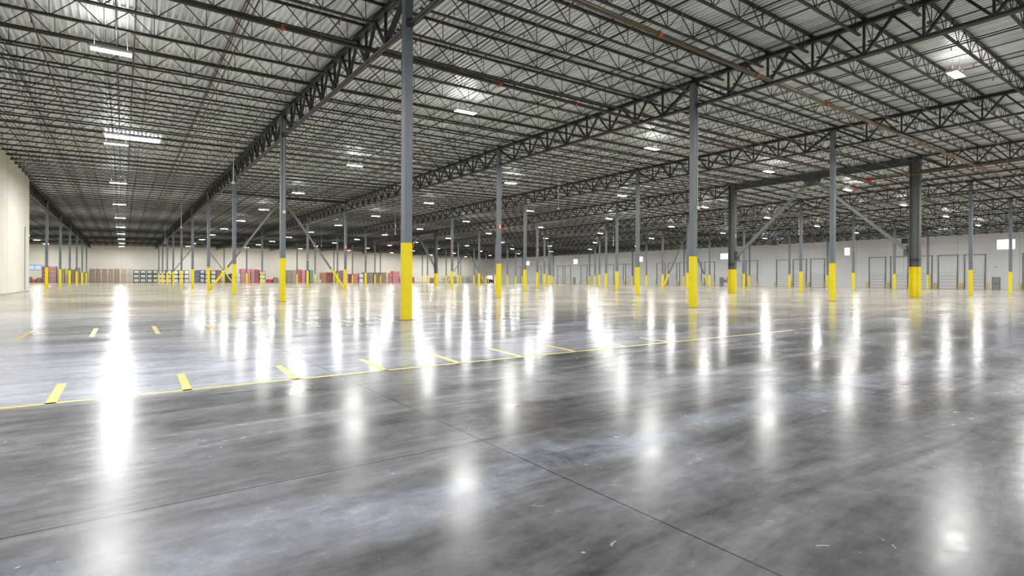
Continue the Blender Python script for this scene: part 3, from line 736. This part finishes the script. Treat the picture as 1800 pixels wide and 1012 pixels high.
# ------------------------------------------------------------------ goods along the back wall
UG = 183.6
def gx(px):
    t = YAW + math.atan((px - 900) / FPX); return UG * math.tan(t)
def gscale(px):
    x = gx(px); return FPX / (x * sin(YAW) + UG * cos(YAW))
GC = {}
def gmat(col):
    key = tuple(round(c, 3) for c in col)
    if key not in GC: GC[key] = mat('carton_%d' % len(GC), col, .55, 0, .12, 1.5)
    return GC[key]
pal = lambda: None
BR, BR2, BR3 = (.17, .12, .09), (.24, .165, .12), (.36, .29, .22)
MR, PK, RD, OR = (.20, .045, .07), (.50, .11, .15), (.58, .03, .05), (.45, .17, .08)
GY, BL, WH, GN, LM, DK, PU = (.24, .22, .20), (.10, .12, .17), (.70, .70, .68), (.06, .22, .20), (.42, .40, .06), (.05, .05, .055), (.28, .16, .26)
cnt = {}
def carton_load(px0, px1, ptop, tiers, col, style, word, col2=None, dy=0.0):
    """a column of stacked loads, every load a thing of its own: pallet + goods + bands / labels"""
    s = gscale((px0 + px1) / 2); x0, x1 = gx(px0), gx(px1); wd = x1 - x0
    Hh = (496.4 - ptop) / s; h = Hh / tiers; y = UG + dy; dep = 2.2
    for t in range(tiers):
        z = h * t
        pos = ['bottom', 'second', 'third', 'fourth'][t] if tiers > 1 else 'single'
        if tiers > 1 and t == tiers - 1: pos = 'top'
        key = word; 
        lab = f'{word}, {pos} load' if tiers > 1 else word
        c = col if not (isinstance(col, list)) else col[t % len(col)]
        K = thing('pallet_load', lab, 'goods', (x0 + wd / 2, y, z), 'stacked goods along the back wall')
        hw = wd / 2
        pl = MB()
        for q in range(5):
            a = -hw + q * (wd - .12) / 4; pl.box(a, a + .12, -dep/2, dep/2, .09, .12)
        for q in (-dep/2, -.05, dep/2 - .1): pl.box(-hw, hw, q, q + .1, 0, .09)
        link('pallet', pl.mesh('pallet', 'black' if style in ('tote', 'shelf') else gmat(BR2)), K)
        g = MB()
        if style == 'wrap':
            n = max(1, round(wd / .55)); r = max(2, round((h - .14) / .45))
            for q in range(n):
                for p in range(r):
                    j_ = .012 * ((q * 7 + p * 5 + t) % 3)
                    g.box(-hw + q * wd / n + .03, -hw + (q + 1) * wd / n - .03, -dep/2 + j_, dep/2 - j_, .12 + p * (h - .14) / r, .12 + (p + 1) * (h - .14) / r - .045)
            link('cartons', g.mesh('cartons', gmat(c)), K)
            if col2:
                b = MB()
                for p in range(r): b.box(-hw * .8, hw * .8, -dep/2 - .012, -dep/2 + .01, .12 + (p + .3) * (h - .14) / r, .12 + (p + .62) * (h - .14) / r)
                link('carton_print', b.mesh('carton_print', gmat(col2)), K)
        elif style == 'tote':
            g.box(-hw, hw, -dep/2, dep/2, .12, h - .02); link('tote', g.mesh('tote', gmat(c)), K)
            link('white_label', MB().box(-hw * .68, hw * .68, -dep/2 - .015, -dep/2, .30, h - .25).mesh('white_label', gmat(WH)), K)
            link('label_mark', MB().box(-hw * .35, hw * .35, -dep/2 - .02, -dep/2 - .014, .5, h - .5).mesh('label_mark', gmat(GY)), K)
        elif style == 'shelf':
            g.box(-hw * .94, hw * .94, -dep/2 + .05, dep/2 - .05, .12, h - .12); link('white_sacks', g.mesh('white_sacks', gmat(WH)), K)
            b = MB().box(-hw, hw, -dep/2, dep/2, h - .12, h - .01)
            for a in (-1, 1): b.box(a * hw - .05, a * hw + .05, -dep/2, -dep/2 + .06, .1, h - .1)
            link('rack_frame', b.mesh('rack_frame', 'black'), K)
        elif style == 'cage':
            g.box(-hw * .85, hw * .85, -dep/2 + .1, dep/2 - .1, .12, h * .8); link('contents', g.mesh('contents', gmat(c)), K)
            b = MB()
            for q in range(6):
                a = -hw + q * wd / 5; b.box(a - .02, a + .02, -dep/2, -dep/2 + .03, .1, h)
            for q in range(5): b.box(-hw, hw, -dep/2, -dep/2 + .03, .1 + q * (h - .12) / 4, .14 + q * (h - .12) / 4)
            link('wire_mesh', b.mesh('wire_mesh', 'grey'), K)
        elif style == 'mound':
            n = 10
            for q in range(n):
                a = q / n; hh = (h - .12) * sqrt(max(.05, 1 - (2 * (q + .5) / n - 1) ** 2))
                g.box(-hw + a * wd, -hw + (q + 1) / n * wd, -dep/2 * .9, dep/2 * .9, .12, .12 + hh)
            link('covered_pile', g.mesh('covered_pile', gmat(c)), K)
G_ = carton_load
G_(50, 56, 486, 1, BR, 'wrap', 'low brown carton load beside the white wall end')
G_(57.6, 63.8, 490, 1, RD, 'wrap', 'low bright red load near the white wall end')
G_(64.5, 73.5, 487.5, 1, BR, 'wrap', 'low brown load right of the red load at far left')
G_(74, 85, 467.8, 4, MR, 'wrap', 'dark maroon stack behind the first far-left column')
G_(86, 100.5, 467.5, 4, MR, 'wrap', 'maroon and white stack, tallest at far left', (.6, .45, .45))
G_(102, 114, 472, 2, GY, 'wrap', 'grey-brown stack behind second far-left column')
G_(114.6, 126, 471.5, 2, [(.30,.22,.18), LM], 'wrap', 'stack with lime-yellow top load at left')
G_(126.6, 131, 473, 2, BR2, 'wrap', 'narrow brown stack right of the lime-topped one')
G_(131.4, 141, 469.8, 2, (.30, .20, .20), 'wrap', 'tall reddish-brown stack behind fourth far-left column')
G_(141.5, 154.5, 477.5, 2, (.26, .24, .14), 'wrap', 'lower olive stack before the brown row')
for i, (a, b) in enumerate(((156.7,166),(167.6,176.6),(178.7,188),(190,199),(200.3,210.4),(212.6,221.8),(223.7,232))):
    G_(a, b, 471.8, 2, [BR, BR, BR2, BR2, BR, BR3, (.50,.44,.38)][i], 'wrap', f'shrink-wrapped brown stack, {ORD[i]} in the brown row', (.38, .30, .24))
for i, (a, b) in enumerate(((234,244.6),(246,256.3),(258,267.2),(268.2,277))):
    G_(a, b, 474, 3, (.07, .085, .10), 'tote', f'black tote stack with white labels, {ORD[i]} of the black row')
for i, (a, b) in enumerate(((279.5,290),(291,301),(302,312.6),(313.7,322.4),(323.4,331.2))):
    G_(a, b, 474.5, 3, WH, 'shelf', f'white sacks in black rack, {ORD[i]} right of the black totes')
G_(342, 350.5, 474, 3, BL, 'wrap', 'navy wrapped stack left of the third nearest-row column')
G_(350.8, 358.5, 474, 3, BL, 'tote', 'navy tote stack with white labels beside third nearest-row column')
G_(360, 369, 475, 3, WH, 'shelf', 'white sacks in black rack behind the fourth column')
G_(370, 378.5, 475, 3, WH, 'shelf', 'white sacks in black rack right of the fourth column')
G_(379.5, 388.5, 474, 2, (.30, .13, .09), 'wrap', 'red-brown stack behind the chevron yellow foot')
G_(395.5, 404.5, 481, 1, DK, 'wrap', 'dark grey load behind the far yellow brace foot')
G_(405, 414, 480, 1, BL, 'wrap', 'navy load behind the third nearest-row column')
G_(414.6, 421, 480, 2, WH, 'wrap', 'pale load right of the third nearest-row column')
for i, (a, b, t, c, c2) in enumerate(((421.5,431,472,(.36,.12,.13),(.6,.4,.4)),(431.6,439.3,471.5,PK,(.75,.5,.5)),(440,447,472.5,(.4,.14,.15),(.6,.4,.4)),(447.4,454,473,PK,MR))):
    G_(a, b, t, 3, c, 'wrap', f'red striped stack, {ORD[i]} of the red cluster left of second column', c2)
G_(455, 465, 475, 3, WH, 'shelf', 'white sacks in black rack right of the red cluster')
G_(469, 477, 490, 1, RD, 'wrap', 'lone low bright red crate left of second column')
G_(479, 489.5, 486.5, 1, (.25, .22, .16), 'mound', 'rounded olive covered pile beside second column')
G_(503, 511, 474, 2, GY, 'wrap', 'grey-brown stack just right of second column', (.4,.36,.33))
G_(511.4, 519.6, 474, 2, BR3, 'wrap', 'brown-grey stack right of the grey-brown one')
G_(521, 528, 473, 3, (.4, .10, .12), 'wrap', 'dark red stack left of the pink carton stack')
G_(528.4, 535, 473.5, 4, PK, 'wrap', 'pink carton stack with white prints', (.8,.6,.6))
G_(535.6, 541.5, 474, 2, (.14, .10, .14), 'wrap', 'dark purple stack behind the fifth third-row column')
G_(542.5, 549, 473.5, 4, GN, 'wrap', 'dark green carton stack', (.35,.5,.48))
G_(553, 558, 488, 1, (.45, .52, .50), 'wrap', 'low pale green load'); G_(558.5, 563, 490.5, 1, WH, 'wrap', 'lowest white load right of pale green one')
G_(563.5, 573, 478.5, 2, OR, 'wrap', 'orange-red stack left of the yellow brace foot', (.6,.3,.2))
G_(573.5, 583.5, 478, 2, MR, 'wrap', 'maroon stack behind the yellow brace foot')
G_(584, 591.5, 477, 2, BR3, 'wrap', 'tan stack behind the brace')
G_(592, 600.5, 475, 2, (.24, .17, .18), 'wrap', 'brown-violet stack left of the fourth-line column')
G_(601, 610, 474, 3, (.62, .40, .42), 'wrap', 'pale pink stack behind the fourth-line column', (.7,.6,.6))
G_(610.6, 618, 481, 1, MR, 'wrap', 'maroon load right of pale pink stack'); G_(618.6, 628, 480, 3, PK, 'wrap', 'pink stack left of small white rack', (.75,.4,.45))
G_(629, 637, 480, 2, WH, 'shelf', 'small rack of white sacks beside the sixth column')
for i, (a, b) in enumerate(((637.8,645.5),(646,654),(657,664.5),(665,675.5))):
    G_(a, b, 478, 2, [GY, GY, BR, BR2][i], 'wrap', f'brown stack, {ORD[i]} left of the nearest column', (.36,.3,.3))
G_(676, 681, 478, 2, (.55, .45, .36), 'wrap', 'beige stack left of the red ones'); G_(681.6, 687.2, 479, 2, RD, 'wrap', 'red stack left of tall pink one', (.7,.5,.5))
G_(688, 700.4, 475.8, 4, PK, 'wrap', 'tall pink-red striped stack left of nearest column', (.75,.5,.55))
G_(700.8, 705, 486, 1, PU, 'wrap', 'low purple load beside the nearest column'); G_(721.8, 726.5, 486, 1, (.35, .12, .15), 'wrap', 'low reddish load right of nearest column')
G_(757.5, 762, 487.5, 1, (.25, .14, .09), 'wrap', 'single brown box left of the double column')
for i in range(10):
    a = 779 + i * 6.6; G_(a, a + 6.1, 484.5, 2, [(.55,.55,.58),(.62,.62,.62),(.40,.36,.36),(.6,.6,.62)][i % 4], 'cage', f'wire cage load, {ORD[i]} in the far cage row')
G_(855.5, 859.5, 489, 1, BR, 'wrap', 'small brown load by the lit doorway')
f = thing('forklift', 'red forklift standing before the bright far doorway', 'forklift', (gx(864), UG, 0))
link('chassis', MB().box(-.6, .6, -.9, .9, .25, 1.1).box(-.5, .5, .3, .95, 1.1, 1.5).mesh('chassis', 'red'), f)
link('mast', MB().box(-.45, -.33, -1.0, -.9, .1, 2.4).box(.33, .45, -1.0, -.9, .1, 2.4).box(-.45, .45, -1.0, -.9, 2.3, 2.4).mesh('mast', 'red'), f)
link('overhead_guard', MB().box(-.5, .5, -.5, .6, 2.05, 2.12).box(-.5, -.44, -.5, -.44, 1.1, 2.1).box(.44, .5, -.5, -.44, 1.1, 2.1).box(-.5, -.44, .54, .6, 1.1, 2.1).box(.44, .5, .54, .6, 1.1, 2.1).mesh('overhead_guard', 'black'), f)
for a in (-1, 1):
    for b in (-.6, .6): link('wheel', MB().tube((a * .62, b, .28), (a * .45, b, .28), .28, 16).mesh('wheel', 'black'), f)
